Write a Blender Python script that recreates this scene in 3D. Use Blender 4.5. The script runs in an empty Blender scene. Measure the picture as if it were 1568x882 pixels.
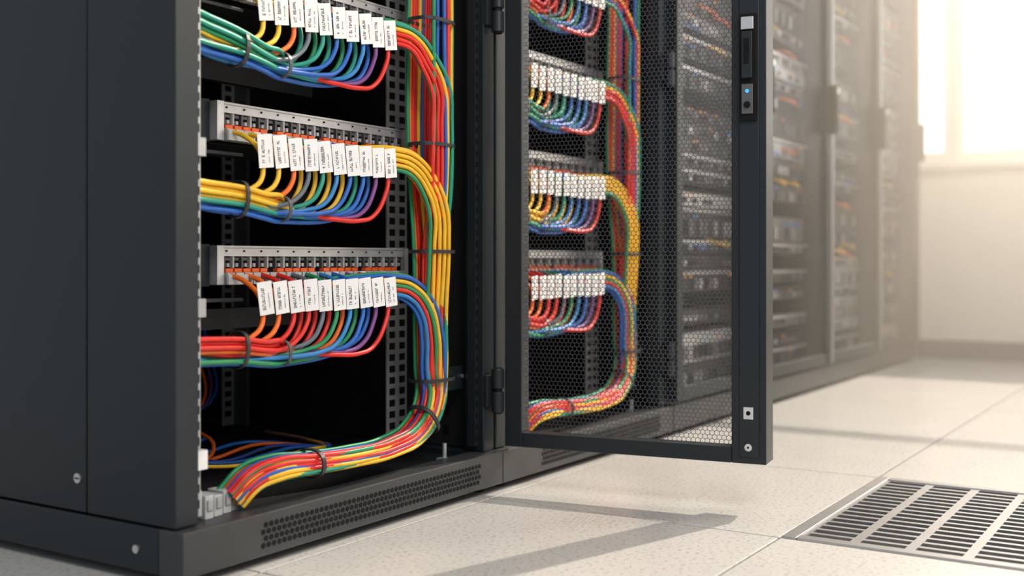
import bpy, math, random
from mathutils import Vector, Matrix
random.seed(7)
scene = bpy.context.scene
scene.view_settings.view_transform='Standard'

# ------------------------------------------------------------------ materials
MATS = {}
def mat(name, col, rough=0.5, metal=0.0, var=0.08, scale=40, emis=None, estr=0, coat=0.0, bump=0.0, spec=0.5):
    m = bpy.data.materials.new(name); m.use_nodes = True
    nt = m.node_tree; b = nt.nodes['Principled BSDF']
    tc = nt.nodes.new('ShaderNodeTexCoord')
    n = nt.nodes.new('ShaderNodeTexNoise'); n.inputs['Scale'].default_value = scale
    n.inputs['Detail'].default_value = 3
    nt.links.new(tc.outputs['Object'], n.inputs['Vector'])
    r = nt.nodes.new('ShaderNodeValToRGB')
    r.color_ramp.elements[0].position = .3; r.color_ramp.elements[1].position = .7
    lo = [max(0, c*(1-var)) for c in col]; hi = [min(1, c*(1+var)) for c in col]
    r.color_ramp.elements[0].color = (*lo, 1); r.color_ramp.elements[1].color = (*hi, 1)
    nt.links.new(n.outputs['Fac'], r.inputs['Fac'])
    nt.links.new(r.outputs['Color'], b.inputs['Base Color'])
    b.inputs['Roughness'].default_value = rough
    b.inputs['Metallic'].default_value = metal
    b.inputs['Specular IOR Level'].default_value = spec
    b.inputs['Coat Weight'].default_value = coat
    if emis:
        b.inputs['Emission Color'].default_value = (*emis, 1)
        b.inputs['Emission Strength'].default_value = estr
    if bump:
        bp = nt.nodes.new('ShaderNodeBump'); bp.inputs['Strength'].default_value = bump
        bp.inputs['Distance'].default_value = .001
        nt.links.new(n.outputs['Fac'], bp.inputs['Height']); nt.links.new(bp.outputs['Normal'], b.inputs['Normal'])
    MATS[name] = m
    return m

mat('rack_paint', (.012,.0175,.022), .42, .2, .06, 300, bump=.05)
mat('rack_plinth', (.045,.047,.050), .42, .2, .06, 300, bump=.05)
mat('rack_inner', (.010,.011,.012), .6, .1)
mat('rack_grey', (.11,.115,.12), .45, .4)
mat('rail_grey', (.40,.41,.42), .4, .5)
mat('alu', (.66,.67,.68), .38, .6)
mat('plastic_grey', (.46,.47,.47), .4)
mat('plastic_light', (.75,.75,.74), .4)
mat('black', (.004,.004,.005), .6, spec=.2)
mat('orange_clip', (.85,.12,.02), .35)
mat('tag_white', (.88,.88,.87), .6, 0, .02)
mat('ink', (.03,.03,.03), .7)
mat('tie', (.022,.024,.027), .45)
mat('tie_grey', (.08,.08,.09), .45)
mat('screw', (.7,.7,.72), .25, .9)
mat('mesh_wire', (.11,.11,.115), .35, .6)
mat('led_blue', (.05,.4,.9), .3, emis=(.1,.5,1), estr=.5)
mat('led_orange', (.9,.35,.05), .3, emis=(1,.35,.05), estr=.6)
mat('c_red', (.70,.02,.012), .40)
mat('c_orange', (.86,.15,.01), .40)
mat('c_yellow', (.83,.48,.02), .40)
mat('c_green', (.01,.24,.09), .40)
mat('c_teal', (.01,.27,.19), .40)
mat('c_blue', (.01,.11,.45), .40)
mat('c_navy', (.02,.06,.30), .40)
mat('c_lblue', (.02,.20,.50), .40)
mat('c_purple', (.16,.04,.20), .40)
mat('c_grey', (.11,.14,.17), .40)
mat('srv_dark', (.05,.05,.055), .4, .4)
mat('srv_mid', (.22,.22,.23), .4, .5)
mat('srv_light', (.60,.61,.62), .35, .6)
mat('wall_paint', (.90,.80,.68), .8, 0, .02, 8)
mat('base_trim', (.14,.13,.12), .6)
mat('win_frame', (.92,.84,.73), .5, 0, .02)
mat('grout', (.06,.06,.065), .8)
mat('steel', (.45,.45,.46), .32, .85, .05, 60)
mat('pit', (.008,.008,.009), .95, spec=.1)

# floor tile: speckled laminate
m = bpy.data.materials.new('floor_tile'); m.use_nodes = True; nt = m.node_tree; b = nt.nodes['Principled BSDF']
tc = nt.nodes.new('ShaderNodeTexCoord')
n1 = nt.nodes.new('ShaderNodeTexNoise'); n1.inputs['Scale'].default_value = 130; n1.inputs['Detail'].default_value = 4
n2 = nt.nodes.new('ShaderNodeTexNoise'); n2.inputs['Scale'].default_value = 5; n2.inputs['Detail'].default_value = 3
r1 = nt.nodes.new('ShaderNodeValToRGB'); r1.color_ramp.elements[0].position=.34; r1.color_ramp.elements[1].position=.46
r1.color_ramp.elements[0].color=(.40,.385,.37,1); r1.color_ramp.elements[1].color=(.54,.52,.495,1)
r2 = nt.nodes.new('ShaderNodeValToRGB'); r2.color_ramp.elements[0].color=(.88,.88,.88,1); r2.color_ramp.elements[1].color=(1,1,1,1)
mx = nt.nodes.new('ShaderNodeMix'); mx.data_type='RGBA'; mx.blend_type='MULTIPLY'; mx.inputs[0].default_value=1
for n in (n1,n2): nt.links.new(tc.outputs['Object'], n.inputs['Vector'])
nt.links.new(n1.outputs['Fac'], r1.inputs['Fac']); nt.links.new(n2.outputs['Fac'], r2.inputs['Fac'])
nt.links.new(r1.outputs['Color'], mx.inputs[6]); nt.links.new(r2.outputs['Color'], mx.inputs[7])
nt.links.new(mx.outputs[2], b.inputs['Base Color']); b.inputs['Roughness'].default_value=.25
MATS['floor_tile']=m
# window glass
m = bpy.data.materials.new('win_glass'); m.use_nodes=True; nt=m.node_tree; nt.nodes.remove(nt.nodes['Principled BSDF'])
tr=nt.nodes.new('ShaderNodeBsdfTransparent'); gl=nt.nodes.new('ShaderNodeBsdfGlossy'); gl.inputs['Roughness'].default_value=.02
ms=nt.nodes.new('ShaderNodeMixShader'); ms.inputs[0].default_value=.05
nt.links.new(tr.outputs[0],ms.inputs[1]); nt.links.new(gl.outputs[0],ms.inputs[2]); nt.links.new(ms.outputs[0],nt.nodes['Material Output'].inputs[0])
MATS['win_glass']=m

# ------------------------------------------------------------------ helpers
def empty(name, loc):
    e = bpy.data.objects.new(name, None); scene.collection.objects.link(e); e.location = loc
    e.empty_display_size = .1
    return e

class MB:
    def __init__(s): s.v=[]; s.f=[]; s.m=[]; s.slots=[]
    def slot(s, name):
        if name not in s.slots: s.slots.append(name)
        return s.slots.index(name)
    def add(s, vs, fs, mt):
        o=len(s.v); s.v += [tuple(v) for v in vs]; k=s.slot(mt)
        for f in fs: s.f.append([o+i for i in f]); s.m.append(k)
    def box(s, x0,x1,y0,y1,z0,z1, mt, M=None):
        vs=[Vector(p) for p in ((x0,y0,z0),(x1,y0,z0),(x1,y1,z0),(x0,y1,z0),(x0,y0,z1),(x1,y0,z1),(x1,y1,z1),(x0,y1,z1))]
        if M: vs=[M@v for v in vs]
        s.add(vs, [(0,3,2,1),(4,5,6,7),(0,1,5,4),(1,2,6,5),(2,3,7,6),(3,0,4,7)], mt)
    def cyl(s, c, axis, r, h, n, mt, r2=None):
        a=Vector(axis).normalized(); q=a.to_track_quat('Z','Y').to_matrix(); c=Vector(c); r2 = r if r2 is None else r2
        vs=[]
        for k in range(2):
            for i in range(n):
                t=2*math.pi*i/n; rr=(r,r2)[k]
                vs.append(c+q@Vector((rr*math.cos(t),rr*math.sin(t),(k-.5)*h)))
        fs=[(i,(i+1)%n,n+(i+1)%n,n+i) for i in range(n)]+[tuple(reversed(range(n))),tuple(range(n,2*n))]
        s.add(vs,fs,mt)
    def ring(s, c, axis, up, ru, rv, w, th, mt, n=28, p=3.0):
        a=Vector(axis).normalized(); u=Vector(up); u=(u-a*u.dot(a)).normalized(); v=a.cross(u); c=Vector(c)
        vs=[]
        for (da,dr) in ((-w/2,0),(w/2,0),(w/2,th),(-w/2,th)):
            for i in range(n):
                t=2*math.pi*i/n; ct,st=math.cos(t),math.sin(t)
                x=math.copysign(abs(ct)**(2/p),ct)*(ru+dr); y=math.copysign(abs(st)**(2/p),st)*(rv+dr)
                vs.append(c+a*da+u*x+v*y)
        fs=[]
        for k in range(4):
            k2=(k+1)%4
            for i in range(n): fs.append((k*n+i,k*n+(i+1)%n,k2*n+(i+1)%n,k2*n+i))
        s.add(vs,fs,mt)
    def build(s, name, parent=None, origin=(0,0,0), bevel=0, smooth=False):
        me=bpy.data.meshes.new(name); o=Vector(origin)
        me.from_pydata([tuple(Vector(v)-o) for v in s.v],[],s.f)
        for k in s.slots: me.materials.append(MATS[k])
        me.polygons.foreach_set('material_index', s.m)
        me.update()
        ob=bpy.data.objects.new(name,me); scene.collection.objects.link(ob)
        if parent: ob.parent=parent
        else: ob.location=o
        if bevel:
            bm=ob.modifiers.new('bevel','BEVEL'); bm.width=bevel; bm.segments=2; bm.limit_method='ANGLE'
        return ob

def curve(name, splines, parent, origin, depth=.0043):
    cu=bpy.data.curves.new(name,'CURVE'); cu.dimensions='3D'; cu.bevel_depth=depth; cu.bevel_resolution=3
    cu.resolution_u=7; cu.use_fill_caps=True
    names=sorted(set(s[1] for s in splines))
    for n in names: cu.materials.append(MATS[n])
    o=Vector(origin)
    for sp in splines:
        pts,mn=sp[0],sp[1]; r=sp[2] if len(sp)>2 else 1
        s=cu.splines.new('BEZIER'); s.bezier_points.add(len(pts)-1)
        for bp,p in zip(s.bezier_points,pts):
            bp.co=Vector(p)-o; bp.handle_left_type='AUTO'; bp.handle_right_type='AUTO'; bp.radius=r
        s.material_index=names.index(mn)
    ob=bpy.data.objects.new(name,cu); scene.collection.objects.link(ob); ob.parent=parent
    return ob

def bundle(path, offs, cols, us=None, vs=None, jit=.001):
    """cables that follow a path; offsets (in-plane, depth)"""
    P=[Vector(p) for p in path]; n=len(P); out=[]
    us=us or [1]*n; vs=vs or [1]*n
    N=[]
    for i in range(n):
        t=(P[min(n-1,i+1)]-P[max(0,i-1)]).normalized()
        nn=Vector((0,-1,0)).cross(t)
        if nn.length<.2: nn=Vector((0,0,1))
        N.append(nn.normalized())
    for (u,v),c in zip(offs,cols):
        pts=[]
        for i in range(n):
            j=Vector((random.uniform(-jit,jit),random.uniform(-jit,jit),random.uniform(-jit,jit)))
            pts.append(P[i]+N[i]*u*us[i]+Vector((0,1,0))*v*vs[i]+j)
        out.append((pts,c))
    return out

# ------------------------------------------------------------------ rack dims (rack 1, world)
X0,X1,YF,YB,ZT = 1.048,1.845,1.22,2.10,2.05
ORG=(X0,YF,0)
PITCH=.228
ROWS=[0,1,2,3,4,5]

def rack_shell(parent):
    b=MB()
    # base plinth
    b.box(X0-.004,X1-.002,YF-.02,YF+.03,.014,.078,'rack_plinth')
    b.box(X0-.004,X0+.04,YF+.0305,YB-.041,.014,.078,'rack_paint')
    b.box(X1-.04,X1-.002,YF+.0305,YB-.041,.014,.078,'rack_paint')
    b.box(X0-.004,X1-.002,YB-.04,YB,.014,.078,'rack_paint')
    # inner floor tray
    b.box(X0+.041,X1-.041,YF+.031,YB-.041,.05,.066,'rack_inner')
    # front-left post
    b.box(X0,X0+.042,YF,YF+.19,.080,ZT,'rack_paint')
    # side panel left
    b.box(X0,X0+.018,YF+.193,YB-.042,.080,ZT,'rack_paint')
    b.box(X0+.02,X0+.06,YF+.191,YF+.25,.079,ZT-.001,'rack_inner')
    # right post and side
    b.box(X1-.040,X1-.004,YF,YF+.045,.079,ZT,'rack_paint')
    b.box(X1-.016,X1-.004,YF+.046,YB-.042,.079,ZT,'rack_inner')
    # back and top
    b.box(X0,X1-.004,YB-.04,YB-.02,.079,ZT,'rack_inner')
    b.box(X0,X1-.004,YF,YB,ZT+.001,ZT+.04,'rack_paint')
    # feet
    for x in (X0+.035,X1-.035):
        for y in (YF+.02,YB-.06):
            b.cyl((x,y,.0075),(0,0,1),.016,.015,16,'black')
    b.build('cabinet_shell',parent,ORG,bevel=.002)

    b=MB()
    # ventilation holes in the plinth
    nx=52
    for i in range(nx):
        for j in range(4):
            x=1.195+i*.011+(j%2)*.0055; z=.030+j*.0100
            b.cyl((x,YF-.0202,z),(0,1,0),.0044,.001,8,'black')
    # screws
    for (y,z) in ((1.43,.13),):
        b.cyl((X0-.001,y,z),(1,0,0),.0075,.004,14,'screw'); b.box(X0-.0035,X0-.003,y-.005,y+.005,z-.001,z+.001,'black')
    b.cyl((X0-.005,1.295,.045),(1,0,0),.006,.004,14,'screw')
    # left slotted strip
    xs=X0+.042
    b.box(xs,xs+.010,YF+.008,YF+.022,.09,ZT-.01,'rail_grey')
    z=.10
    while z<ZT-.04:
        b.box(xs+.002,xs+.0078,YF+.0072,YF+.009,z,z+.012,'black'); z+=.0222
    for r in ROWS:
        zc=.375+r*PITCH
        b.box(xs-.002,xs+.014,YF+.001,YF+.02,zc-.004,zc+.022,'rail_grey')
    b.box(xs,xs+.018,YF+.002,YF+.025,.155,.182,'plastic_light')
    # right slotted strip beside post
    b.box(X1-.052,X1-.0402,YF+.012,YF+.03,.09,ZT-.01,'rack_paint')
    z=.10
    while z<ZT-.04:
        b.box(X1-.0495,X1-.0435,YF+.0112,YF+.0125,z,z+.011,'black'); z+=.0222
    z=.10
    while z<ZT-.04:
        b.box(X1-.0165,X1-.0155,YF+.10,YF+.115,z,z+.02,'black'); z+=.04
    def rail(xa,xb,y,mt,holes=2):
        b.box(xa,xb,y,y+.003,.08,ZT-.01,mt)
        z=.10; w=(xb-xa)
        while z<ZT-.04:
            for h in range(holes):
                cx=xa+w*(h+.5)/holes
                b.box(cx-w*.27/holes,cx+w*.27/holes,y-.0008,y,z,z+.013,'black')
            z+=.0222
    rail(1.700,1.762,1.375,'rail_grey',2)
    rail(1.765,1.800,1.90,'rail_grey',1)
    b.box(1.80,1.81,1.86,1.90,.08,ZT-.01,'rack_grey')
    rail(1.15,1.19,1.90,'rack_grey',1)
    # bracket low right, bolt
    b.box(1.755,1.812,YF+.05,YF+.055,.20,.245,'rack_paint')
    b.cyl((1.80,YF+.047,.225),(0,1,0),.004,.004,10,'screw')
    b.cyl((1.745,YF+.05,.085),(0,0,1),.004,.03,10,'alu'); b.box(1.735,1.755,YF+.04,YF+.062,.066,.072,'alu')
    b.build('rails_and_fittings',parent,ORG)

def patch_panels(parent):
    b=MB()
    XL,XR,Y=1.231,1.716,1.34
    for r in ROWS:
        z=.475+r*PITCH
        b.box(XL-.05,XL-.003,Y+.010,Y+.03,z-.065,z+.002,'rack_paint')
        b.box(XL-.04,XL-.025,Y+.0095,Y+.0102,z-.045,z-.02,'black')
        b.box(XL-.05,XR+.01,Y+.031,Y+.20,z-.064,z-.002,'rack_inner')
        b.box(XL+.0125,XR-.0105,Y,Y+.03,z-.017,z,'alu')
        b.box(XL+.0125,XR-.0105,Y-.001,Y,z-.0045,z-.003,'rail_grey')
        b.box(XL+.0125,XR-.0105,Y+.006,Y+.03,z-.063,z-.0175,'black')
        b.box(XL-.002,XL+.012,Y-.006,Y+.03,z-.062,z,'alu')
        b.box(XR-.010,XR+.002,Y-.003,Y+.03,z-.055,z,'plastic_grey')
        n=24; p=(XR-XL-.03)/n
        for i in range(n):
            x=XL+.016+i*p
            b.box(x,x+.0035,Y-.001,Y+.01,z-.036,z-.0175,'plastic_grey' if i%2 else 'rack_grey')
            b.box(x+.006,x+.016,Y+.002,Y+.008,z-.024,z-.019,'rack_grey')
            b.box(x+.009,x+.014,Y+.001,Y+.0055,z-.034,z-.028,'plastic_grey')
            if i%6!=5: b.box(x+.001,x+p-.003,Y-.005,Y+.0058,z-.0425,z-.0365,'orange_clip')
            g='plastic_grey' if random.random()<.7 else 'plastic_light'
            b.box(x,x+p-.0035,Y-.010,Y+.0058,z-.062,z-.043,g)
            b.box(x+.003,x+p-.0065,Y-.0115,Y-.009,z-.058,z-.050,'rack_grey')
            if i%2==0: b.box(x+.005,x+.008,Y-.0018,Y,z-.010,z-.007,'black')
        b.box(XL+.013,XL+.055,Y-.016,Y-.011,z-.062,z-.046,'plastic_grey')
        b.box(X0+.044,1.69,Y+.22,Y+.24,z-.150,z-.112,'rack_grey')
        b.box(X0+.044,XL+.03,Y-.03,Y+.008,z-.088,z-.083,'rack_paint')
        b.box(X0+.044,XL-.01,Y+.05,Y+.06,z-.14,z-.07,'rack_paint')
    b.build('patch_panels',parent,ORG,bevel=.0006)

def tag_x(i): return 1.257+.0342*i
def labels(parent,rot,name='cable_labels'):
    b=MB()
    for r in ROWS:
        zt=.393+r*PITCH
        for i in range(10):
            x=tag_x(i)
            M=Matrix.Translation((x,1.2575+random.uniform(-.001,.001),zt+random.uniform(-.001,.002)+.002*(i/9)))@Matrix.Rotation(math.radians(-rot+random.uniform(-4,4)),4,'Z')@Matrix.Rotation(math.radians(-7+random.uniform(-2,2)),4,'Y')@Matrix.Rotation(math.radians(5),4,'X')
            b.box(-.0118,.0118,-.0005,.0005,-.026,.026,'tag_white',M)
            for (cx,w,st) in ((-.0038,.0058,.0030),(.0052,.0020,.0026)):
                z=-.018
                top=.018 if cx<0 else random.uniform(-.004,.008)
                while z<top:
                    if random.random()<.88:
                        ww=w*random.uniform(.6,1)
                        b.box(cx-ww/2,cx+ww/2,-.0009,-.0005,z,z+st*.22,'ink',M)
                        if random.random()<.5: b.box(cx-ww/2,cx-ww/2+w*.18,-.0009,-.0005,z,z+st*.66,'ink',M)
                        else: b.box(cx+ww/2-w*.18,cx+ww/2,-.0009,-.0005,z,z+st*.66,'ink',M)
                        if random.random()<.4: b.box(cx-ww/2,cx+ww/2,-.0009,-.0005,z+st*.48,z+st*.68,'ink',M)
                    z+=st
    return b.build(name,parent,ORG)

ROWC={0:['orange','orange','red','red','grey','green','lblue','blue','purple','red'],
      1:['yellow','yellow','orange','grey','teal','lblue','blue','blue','purple','red'],
      2:['yellow','yellow','orange','grey','teal','blue','blue','lblue','purple','red']}
XTRA={0:['red','red','red','orange','green','blue'],1:['yellow','yellow','yellow','yellow','teal','blue'],2:['teal','green','teal','green','teal','blue']}
def comb_cables(parent):
    S=[]; t=MB()
    for r in ROWS:
        k=r if r<3 else (r-3)
        zt=.393+r*PITCH; zb=.308+r*PITCH
        cols=ROWC[k]
        for i in range(10):
            x=tag_x(i); c='c_'+cols[i]
            sz=zb+.014-.0034*i+random.uniform(-.001,.001); sy=1.258+.008*((i*2)%3)
            L=.055+.0035*i
            pts=[(x-.002,1.333,zt+.035),(x-.002,1.300,zt+.025),(x,1.270,zt),(x+.003,1.266,zt-.028),
                 (x-.004,1.264,zt-.046),(x-L*.45,1.262,sz+.012),(x-L,sy,sz)]
            xx=x-L-.05
            tz=sz+(.012 if i>=8 else 0); ty=1.282 if i>=8 else sy
            while xx>1.155:
                sag=-.004*math.sin((xx-1.10)/.5*math.pi)
                f=min(1,max(0,(1.47-xx)/.12))
                pts.append((xx,sy+(ty-sy)*f+random.uniform(-.001,.001),sz+(tz-sz)*f+sag+random.uniform(-.0008,.0008))); xx-=.06
            if pts[-1][0]>1.16: pts.append((1.155,ty,tz+.001))
            pts.append((1.10,ty+.004,tz+.010)); pts.append((1.075,ty+.06,tz+.012)); pts.append((1.12,ty+.30,tz))
            S.append((pts,c))
        for j,cn in enumerate(XTRA[k]):
            low=cn in('blue','green') and j>3
            z=zb+(.022-.0065*j if not low else -.012-.003*(j-4))
            y=1.250+.006*(j%2)
            rise=.024 if k==2 and j<4 else .008
            xt=tag_x(3+j)+.012
            S.append(([(1.12,y+.30,z+rise),(1.078,y+.06,z+rise),(1.10,y,z+rise),(1.14,y-.002,z+rise*.8),(1.20,y-.003,z+rise*.35),(1.25,y,z-.004),(1.30,y+.014,z-.008),
                       (xt-.06,1.283,zb-.004),(xt-.02,1.286,zb+.018),(xt,1.292,zt-.02),(xt,1.325,zt+.03)],'c_'+cn))
        t.ring((1.203,1.262,zb+.008),(1,0,-.1),(0,0,1),.027,.022,.007,.0022,'tie',20,2.4)
        t.ring((1.300,1.267,zb-.003),(1,0,0),(0,0,1),.019,.021,.006,.002,'tie_grey',20,2.4)
    curve('patch_cables',S,parent,ORG,.0040)
    return t

def main_bundle(parent,t):
    S=[]
    low=[(1.693,1.262,.46),(1.693,1.262,.34),(1.692,1.260,.25),(1.680,1.256,.185),(1.625,1.25,.140),(1.54,1.243,.123),(1.44,1.238,.122),(1.33,1.236,.127),(1.25,1.237,.130),(1.208,1.242,.120),(1.180,1.252,.094)]
    pA=[(1.706,1.285,1.95),(1.706,1.285,1.6),(1.706,1.285,1.3),(1.706,1.283,1.05),(1.704,1.285,.85),(1.700,1.282,.65)]+low
    us_low=[1,1,1,.8,.55,.44,.40,.42,.50,.55,.55]; vs_low=[1,1,1,1.1,1.3,1.3,1.3,1.2,1.1,1.0,.9]
    offsA=[(-.037,.012),(-.030,.014),(-.022,.012),(-.013,.014),(-.004,.012),(.005,.012),(.013,.012),(.022,.010),(.030,.010)]
    S+=bundle(pA,offsA,['c_green','c_orange','c_red','c_red','c_yellow','c_blue','c_red','c_red','c_blue'],[1]*6+us_low,[1]*6+vs_low)
    # colours listed from the outer (upper/right) cable to the inner one
    G={0:(['green','blue','lblue','yellow','yellow','green','orange','red','yellow','lblue','blue'],-.012),
       1:(['yellow','yellow','orange','yellow','yellow','yellow','red','yellow','orange','green'],-.002),
       2:(['green','teal','green','yellow','orange','red','yellow','red','green','red'],.006),
       3:(['yellow','red','blue','green'],.010),4:(['green','blue','red'],.012)}
    for r,(cols,sh) in G.items():
        zt=.393+r*PITCH
        cx=1.691+sh
        path=[(1.48,1.325,zt+.012),(1.54,1.30,zt+.016),(1.585,1.278,zt+.014),(1.625,1.264,zt+.004),(1.658,1.254,zt-.030),(cx-.006,1.250,zt-.080),(cx,1.252,zt-.14)]
        zz=zt-.14
        lowr=[p for i,p in enumerate(low) if p[2]<zz-.05 or i>4]
        z=zz-.12
        mid=[]
        while z>.56: mid.append((cx,1.253,z)); z-=.15
        if r==0: lowr=low[3:]
        P=path+mid+lowr; k=len(lowr)
        n=len(cols); W=.066
        dv={0:-.002,1:-.006,2:-.006,3:-.006,4:-.006}[r]
        offs=[(-W*(j/(n-1 if n>1 else 1)-.5), dv-.0080*(j%2)) for j in range(n)]
        us=[.45,.5,.6,.68,.8,.95,1]+[1]*len(mid)+us_low[-k:]; vs=[1]*7+[1]*len(mid)+vs_low[-k:]
        S+=bundle(P,offs,['c_'+c for c in cols],us,vs)
    curve('main_cable_bundle',S,parent,ORG,.0039)
    for z in (.228,.468,.668,.90,1.2,1.5):
        t.ring((1.696,1.264,z),(0,0,1),(1,0,0),.047,.030,.0065,.0025,'tie',28,3)
    t.ring((1.652,1.250,.158),(.8,0,.6),(.6,0,-.8),.030,.028,.008,.0028,'tie',28,2.6)
    t.ring((1.335,1.236,.127),(1,0,0),(0,0,1),.021,.028,.008,.0028,'tie',28,2.4)
    t.build('cable_ties',parent,ORG)
    b=MB()
    for i in range(4):
        b.box(1.118+i*.021,1.134+i*.021,1.238+.004*i,1.28,.078,.112-.003*(i%2),'plastic_grey')
        b.box(1.121+i*.021,1.131+i*.021,1.235+.004*i,1.2378+.004*i,.09,.106,'rail_grey')
    b.box(1.10,1.205,1.255,1.30,.066,.077,'rack_grey')
    b.box(1.095,1.112,1.238,1.262,.085,.122,'plastic_grey')
    b.build('terminal_block',parent,ORG,bevel=.001)
    L=[]
    cs=['orange','yellow','navy','blue','red','navy','blue','orange','purple','blue']
    for i,c in enumerate(cs):
        y=1.55+.03*i
        L.append(([(1.62+.012*i,1.95,1.9),(1.60+.012*i,1.95,1.0),(1.50+.02*i,1.90,.55),(1.48+.02*i,1.84,.3),(1.50+.01*i,1.75,.16),(1.42-.01*i,y,.11+.004*i),(1.30,y-.05,.10),(1.18,y-.02,.12+.01*(i%3)),(1.10,y,.13)],'c_'+c))
        if i%2: L.append(([(1.25+.03*i,1.50+.02*i,.105),(1.40,1.45+.02*i,.09),(1.55,1.42+.02*i,.10),(1.66,1.50,.085),(1.74,1.62,.078),(1.80,1.8,.072)],'c_'+c))
    curve('loose_cables',L,parent,ORG,.0035)

def hinges(parent):
    b=MB()
    for z in (.197,.94,1.7):
        x,y=X1-.014,YF-.016
        b.cyl((x,y,z-.022),(0,0,1),.0125,.040,20,'rack_paint'); b.cyl((x,y,z+.024),(0,0,1),.0125,.038,20,'rack_paint')
        b.cyl((x,y,z),(0,0,1),.009,.09,16,'black')
        b.box(x-.026,x+.01,y+.008,y+.018,z-.03,z+.03,'rack_paint')
    b.build('hinges',parent,ORG,bevel=.001)

def hexmesh(b,u0,u1,z0,z1,cell,wire,fn,mt):
    dx=cell; dz=cell*math.sqrt(3)/2; R=cell/math.sqrt(3); Ri=R*(1-wire/cell)
    j=0; z=z0
    while z<z1:
        u=u0+(dx/2 if j%2 else 0)
        while u<u1:
            out=[];inn=[]
            for k in range(6):
                a=math.radians(60*k+30)
                out.append(fn(min(max(u+R*math.cos(a),u0),u1),min(max(z+R*math.sin(a),z0),z1)))
                inn.append(fn(min(max(u+Ri*math.cos(a),u0),u1),min(max(z+Ri*math.sin(a),z0),z1)))
            b.add(out+inn,[(k,(k+1)%6,6+(k+1)%6,6+k) for k in range(6)],mt)
            u+=dx
        z+=dz; j+=1

def open_door(parent):
    hinge=Vector((1.842,1.195,0)); ang=math.atan2(-.491,.073)
    L=.510; T=.062
    M=Matrix.Translation(hinge)@Matrix.Rotation(ang,4,'Z')
    b=MB(); z0,z1=.088,2.02
    b.box(0,.036,0,T*.6,z0,z1,'rack_paint',M)
    b.box(L-.062,L,0,T,z0,z1,'rack_paint',M)
    b.box(.0365,L-.0625,0,T*.6,z0,z0+.028,'rack_paint',M)
    b.box(.0365,L-.0625,0,T*.6,z1-.03,z1,'rack_paint',M)
    b.box(L-.048,L-.012,-.003,-.0002,z0+.012,z1-.02,'rack_paint',M)
    b.build('door_frame',parent,ORG,bevel=.002)
    b=MB()
    hexmesh(b,.034,L-.060,z0+.026,z1-.028,.0088,.0011,lambda u,z:M@Vector((u,T*.3,z)),'mesh_wire')
    b.build('door_mesh',parent,ORG)
    b=MB()
    c=L-.031
    b.box(c-.015,c+.015,-.010,-.0032,.700,.890,'black',M)
    b.box(c-.011,c+.011,-.016,-.0102,.862,.884,'srv_light',M)
    b.box(c-.009,c+.009,-.020,-.0102,.775,.858,'rack_paint',M)
    b.box(c-.005,c+.005,-.0215,-.0202,.80,.845,'black',M)
    b.box(c-.010,c+.010,-.014,-.0102,.712,.765,'rack_grey',M)
    p=M@Vector((c,-.0150,.752)); ax=M.to_3x3()@Vector((0,1,0))
    b.cyl(p,ax,.0035,.003,14,'led_blue')
    b.cyl(M@Vector((c,-.015,.728)),ax,.006,.003,14,'black')
    b.box(c-.009,c+.009,-.0045,-.0032,.168,.190,'screw',M); b.cyl(M@Vector((c,-.005,.179)),ax,.004,.003,10,'black')
    b.cyl(M@Vector((c,-.004,.118)),ax,.007,.004,14,'screw'); b.cyl(M@Vector((c,-.0065,.118)),ax,.002,.002,8,'black')
    b.build('door_handle_and_lock',parent,ORG,bevel=.001)

# rack 1
r1=empty('server_rack',ORG)
rack_shell(r1); patch_panels(r1); t=comb_cables(r1); main_bundle(r1,t); hinges(r1)
kids=list(r1.children)
labels(r1,22)
open_door(r1)
r2=empty('server_rack.001',(X0+.80,YF,0))
for k in kids:
    o=bpy.data.objects.new(k.name+'.001',k.data); scene.collection.objects.link(o); o.parent=r2
    for md in k.modifiers:
        n=o.modifiers.new(md.name,md.type); n.width=md.width; n.segments=md.segments; n.limit_method='ANGLE'
labels(r2,4,'cable_labels.001')

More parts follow.
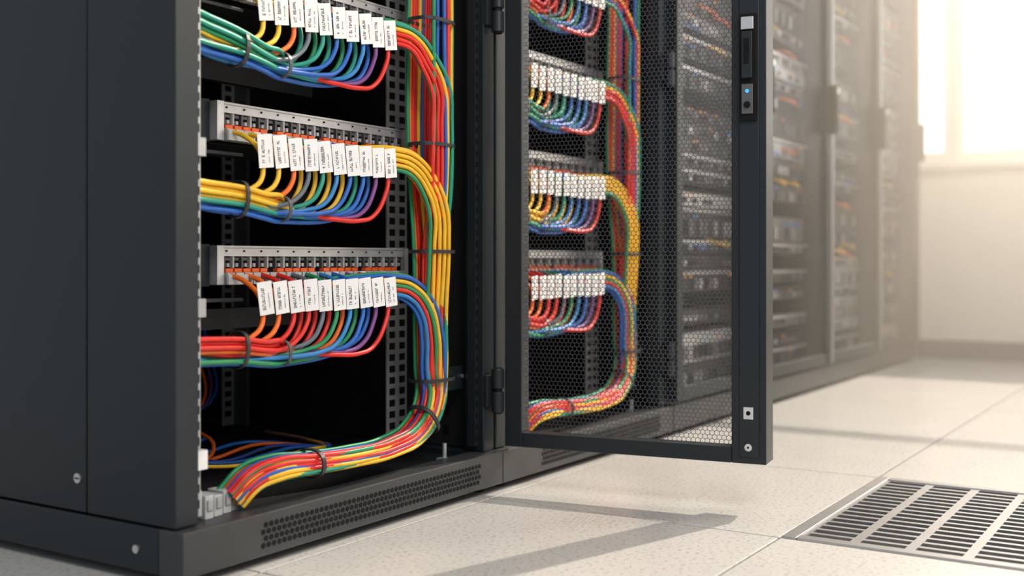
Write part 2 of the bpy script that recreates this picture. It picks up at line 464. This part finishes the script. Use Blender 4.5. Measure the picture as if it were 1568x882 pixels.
# ------------------------------------------------------------------ closed racks further down the row
def closed_rack(idx,xa,w):
    org=(xa,YF,0); p=empty('server_rack.%03d'%idx,org); xb=xa+w-.004
    b=MB()
    b.box(xa,xb,YF-.02,YB,.014,.078,'rack_plinth')
    for x in (xa+.03,xb-.03):
        b.cyl((x,YF+.02,.0075),(0,0,1),.016,.015,14,'black')
        b.cyl((x,YB-.06,.0075),(0,0,1),.016,.015,14,'black')
    b.box(xa,xa+.03,YF,YB-.031,.079,ZT,'rack_paint'); b.box(xb-.03,xb,YF,YB-.031,.079,ZT,'rack_paint')
    b.box(xa,xb,YB-.03,YB-.01,.079,ZT,'rack_inner'); b.box(xa,xb,YF,YB,ZT+.001,ZT+.04,'rack_paint')
    b.build('cabinet_shell.%03d'%idx,p,org,bevel=.002)
    b=MB(); y=YF+.05; z=.10
    while z<ZT-.1:
        h=random.choice([.044,.044,.088,.066]); g=random.choice(['srv_dark','srv_dark','srv_mid','srv_light','srv_dark'])
        b.box(xa+.05,xb-.05,y+random.uniform(0,.01),YB-.2,z,z+h-.005,g)
        if random.random()<.45: b.box(xa+.05,xb-.05,y-.006,y-.001,z+h-.016,z+h-.008,'srv_light')
        for k in range(14):
            x=xa+.07+k*(w-.15)/14
            if random.random()<.7: b.box(x,x+.018,y-.003,y+.001,z+.008,z+h*.55,random.choice(['black','srv_dark','srv_light','srv_mid']))
            if random.random()<.10: b.box(x,x+.007,y-.005,y-.002,z+h*.65,z+h*.65+.005,random.choice(['led_blue','led_orange','led_orange']))
        z+=h+random.choice([0,0,.02,.045])
    b.build('server_units.%03d'%idx,p,org)
    S=[]
    for k in range(12):
        zz=random.uniform(.4,1.6); x=xa+random.uniform(.12,w-.25); yy=YF+.03
        S.append(([(x,yy+.03,zz),(x+.03,yy,zz-.012),(x+.10,yy,zz-.02),(x+.14,yy+.03,zz+.005)],random.choice(['c_yellow','c_yellow','c_orange','c_blue'])))
    curve('jumper_cables.%03d'%idx,S,p,org,.003)
    b=MB(); z0,z1=.088,2.02; yd=YF-.028
    b.box(xa+.004,xa+.042,yd,YF-.003,z0,z1,'rack_paint'); b.box(xb-.050,xb-.004,yd-.004,YF-.003,z0,z1,'rack_paint')
    b.box(xb-.016,xb-.005,yd-.010,yd-.0042,z0,z1,'rail_grey')
    b.box(xa+.0425,xb-.0505,yd,YF-.003,z0,z0+.035,'rack_paint'); b.box(xa+.0425,xb-.0505,yd,YF-.003,z1-.035,z1,'rack_paint')
    b.box(xb-.046,xb-.020,yd-.034,yd-.0042,.90,1.07,'black'); b.box(xb-.043,xb-.023,yd-.038,yd-.0342,1.04,1.06,'srv_light')
    b.build('door_frame.%03d'%idx,p,org,bevel=.002)
    b=MB(); hexmesh(b,xa+.04,xb-.045,z0+.03,z1-.03,.013,.0020,lambda u,z:Vector((u,yd+.012,z)),'mesh_wire')
    b.build('door_mesh.%03d'%idx,p,org)
xs=2.648
for i in range(4): closed_rack(2+i,xs+i*.665,.665)

# ------------------------------------------------------------------ floor
XW=5.45
b=MB()
px,py=.603,.565; ox,oy=1.772,.615; g=.0022
for i in range(-6,7):
    for j in range(-8,4):
        xa,ya=ox+i*px,oy+j*py
        if i==0 and j==-1: continue
        xb=min(xa+px,XW)
        if xa>=XW: continue
        b.box(xa+g,xb-g,ya+g,ya+py-g,-.03,0,'floor_tile')
b.box(ox-6*px,XW,oy-8*py,oy+4*py,-.34,-.33,'pit')
fl=b.build('floor',None,(0,0,0),bevel=.0012)
b=MB()
for i in range(-6,8):
    x=ox+i*px
    if x<XW: b.box(x-.012,x+.012,oy-8*py,oy+4*py,-.032,-.006,'grout')
for j in range(-8,5):
    y=oy+j*py; b.box(ox-6*px,XW,y-.012,y+.012,-.0321,-.0061,'grout')
gr=b.build('trim_1',None,(0,0,0))

# vent tile
vx0,vx1,vy0,vy1=ox+g,ox+px-g,oy-py+g,oy-g
V=empty('floor_vent_grille',(vx0,vy0,0))
b=MB(); fw=.024
b.box(vx0,vx1,vy0,vy0+fw,-.025,.003,'steel'); b.box(vx0,vx1,vy1-fw,vy1,-.025,.003,'steel')
b.box(vx0,vx0+fw,vy0+fw+.0005,vy1-fw-.0005,-.025,.003,'steel'); b.box(vx1-fw,vx1,vy0+fw+.0005,vy1-fw-.0005,-.025,.003,'steel')
b.build('frame',V,(vx0,vy0,0),bevel=.0015)
b=MB(); nx=17; ny=6
ix0,ix1,iy0,iy1=vx0+fw,vx1-fw,vy0+fw,vy1-fw
for k in range(nx+1):
    x=ix0+(ix1-ix0)*k/nx; b.box(x-.0055,x+.0055,iy0,iy1,-.004,.0005,'steel')
for k in range(ny+1):
    y=iy0+(iy1-iy0)*k/ny; b.box(ix0,ix1,y-.008,y+.008,-.0041,.0008,'steel')
b.build('slotted_plate',V,(vx0,vy0,0))
b=MB(); b.box(vx0+.004,vx1-.004,vy0+.004,vy1-.004,-.05,-.045,'pit'); b.build('damper',V,(vx0,vy0,0))

# ------------------------------------------------------------------ window wall
YW0,YW1,ZW=-3.9,2.86,4.6
wins=[(1.10,2.5),(-.95,1.055),(-3.0,-1.05)]
zs,zh=.96,4.2
b=MB()
b.box(XW,XW+.2,YW0,YW1,-.03,zs-.06,'wall_paint'); b.box(XW,XW+.2,YW0,YW1,zh,ZW,'wall_paint')
b.box(XW,XW+.2,2.5,YW1,zs-.06,zh,'wall_paint'); b.box(XW,XW+.2,YW0,-3.0,zs-.06,zh,'wall_paint')
b.box(XW+.04,XW+.2,-1.05,-.95,zs-.06,zh,'wall_paint')
wall=b.build('wall_end')
b=MB(); b.box(XW-.03,XW+.2,-3.0,2.5,zs-.085,zs-.055,'win_frame'); b.build('trim_2',bevel=.003)
for k,(ya,yb) in enumerate(wins):
    b=MB(); f=.022; e=.02
    b.box(XW+.05,XW+.11,ya-e,ya+f,zs-.055,zh,'win_frame'); b.box(XW+.05,XW+.11,yb-f,yb+e,zs-.055,zh,'win_frame')
    b.box(XW+.051,XW+.109,ya,yb,zs-.055,zs,'win_frame'); b.box(XW+.051,XW+.109,ya,yb,zh-.04,zh,'win_frame')
    b.box(XW+.055,XW+.105,ya,yb,2.4,2.45,'win_frame')
    b.box(XW+.078,XW+.082,ya,yb,zs,zh-.04,'win_glass')
    b.build('window_%d'%(k+1))
b=MB(); b.box(XW-.015,XW,YW0,YW1,0,.085,'base_trim'); b.build('baseboard_end',bevel=.002)

# ------------------------------------------------------------------ haze volume added for the washed-out glow towards the windows
m=bpy.data.materials.new('haze_scatter'); m.use_nodes=True; nt=m.node_tree; nt.nodes.remove(nt.nodes['Principled BSDF'])
vs=nt.nodes.new('ShaderNodeVolumeScatter'); vs.inputs['Density'].default_value=.29; vs.inputs['Anisotropy'].default_value=.5
vs.inputs['Color'].default_value=(1,.90,.78,1)
nt.links.new(vs.outputs[0],nt.nodes['Material Output'].inputs['Volume']); MATS['haze_scatter']=m
b=MB(); b.box(3.0,XW-.002,-2.5,1.150,.005,3.9,'haze_scatter'); b.build('air_haze',fl)

# ------------------------------------------------------------------ light
w=bpy.data.worlds.new('World'); scene.world=w; w.use_nodes=True; nt=w.node_tree
bg=nt.nodes['Background']
tc=nt.nodes.new('ShaderNodeTexCoord'); sx=nt.nodes.new('ShaderNodeSeparateXYZ'); nt.links.new(tc.outputs['Generated'],sx.inputs[0])
rp=nt.nodes.new('ShaderNodeValToRGB'); mr=nt.nodes.new('ShaderNodeMapRange')
mr.inputs['From Min'].default_value=-1; mr.inputs['From Max'].default_value=1
nt.links.new(sx.outputs['X'],mr.inputs['Value']); nt.links.new(mr.outputs[0],rp.inputs['Fac'])
e=rp.color_ramp.elements
e[0].position=0; e[0].color=(.13,.15,.17,1); e[1].position=1; e[1].color=(1,.94,.85,1)
x=e.new(.5); x.color=(.15,.155,.16,1); x=e.new(.72); x.color=(.42,.375,.33,1); x=e.new(.86); x.color=(.95,.86,.76,1)
nt.links.new(rp.outputs[0],bg.inputs[0]); bg.inputs[1].default_value=2.9
sd=bpy.data.lights.new('sun','SUN'); sd.energy=12; sd.angle=math.radians(.8); sd.color=(1,.82,.62)
so=bpy.data.objects.new('sun',sd); scene.collection.objects.link(so)
d=Vector((-1,.30,-.93)).normalized(); so.rotation_euler=d.to_track_quat('-Z','Y').to_euler(); so.location=(8,-1,6)
def area(name,loc,tgt,sx_,sy_,en,col):
    ad=bpy.data.lights.new(name,'AREA'); ad.shape='RECTANGLE'; ad.size=sx_; ad.size_y=sy_; ad.energy=en; ad.color=col
    ao=bpy.data.objects.new(name,ad); scene.collection.objects.link(ao); ao.location=loc
    ao.rotation_euler=(Vector(tgt)-ao.location).to_track_quat('-Z','Y').to_euler()
area('fill_light',(.5,-.8,2.2),(1.45,1.25,.5),1.2,.8,42,(1,.98,.95))  # unseen soft fill, added to brighten the first rack and its cables
area('fill_light.001',(3.9,-.9,2.9),(5.3,.8,.5),1.2,.8,100,(1,.86,.70))  # unseen warm fill, added to brighten the end wall

# ------------------------------------------------------------------ camera
cd=bpy.data.cameras.new('camera'); cam=bpy.data.objects.new('camera',cd); scene.collection.objects.link(cam)
cam.location=(0,0,.45); cam.rotation_euler=(math.radians(90),0,math.radians(-57.4))
cd.sensor_width=36; cd.lens=39.37; cd.shift_y=-.0261; cd.clip_start=.02
cd.dof.use_dof=True; cd.dof.focus_distance=1.93; cd.dof.aperture_fstop=2.2
scene.camera=cam
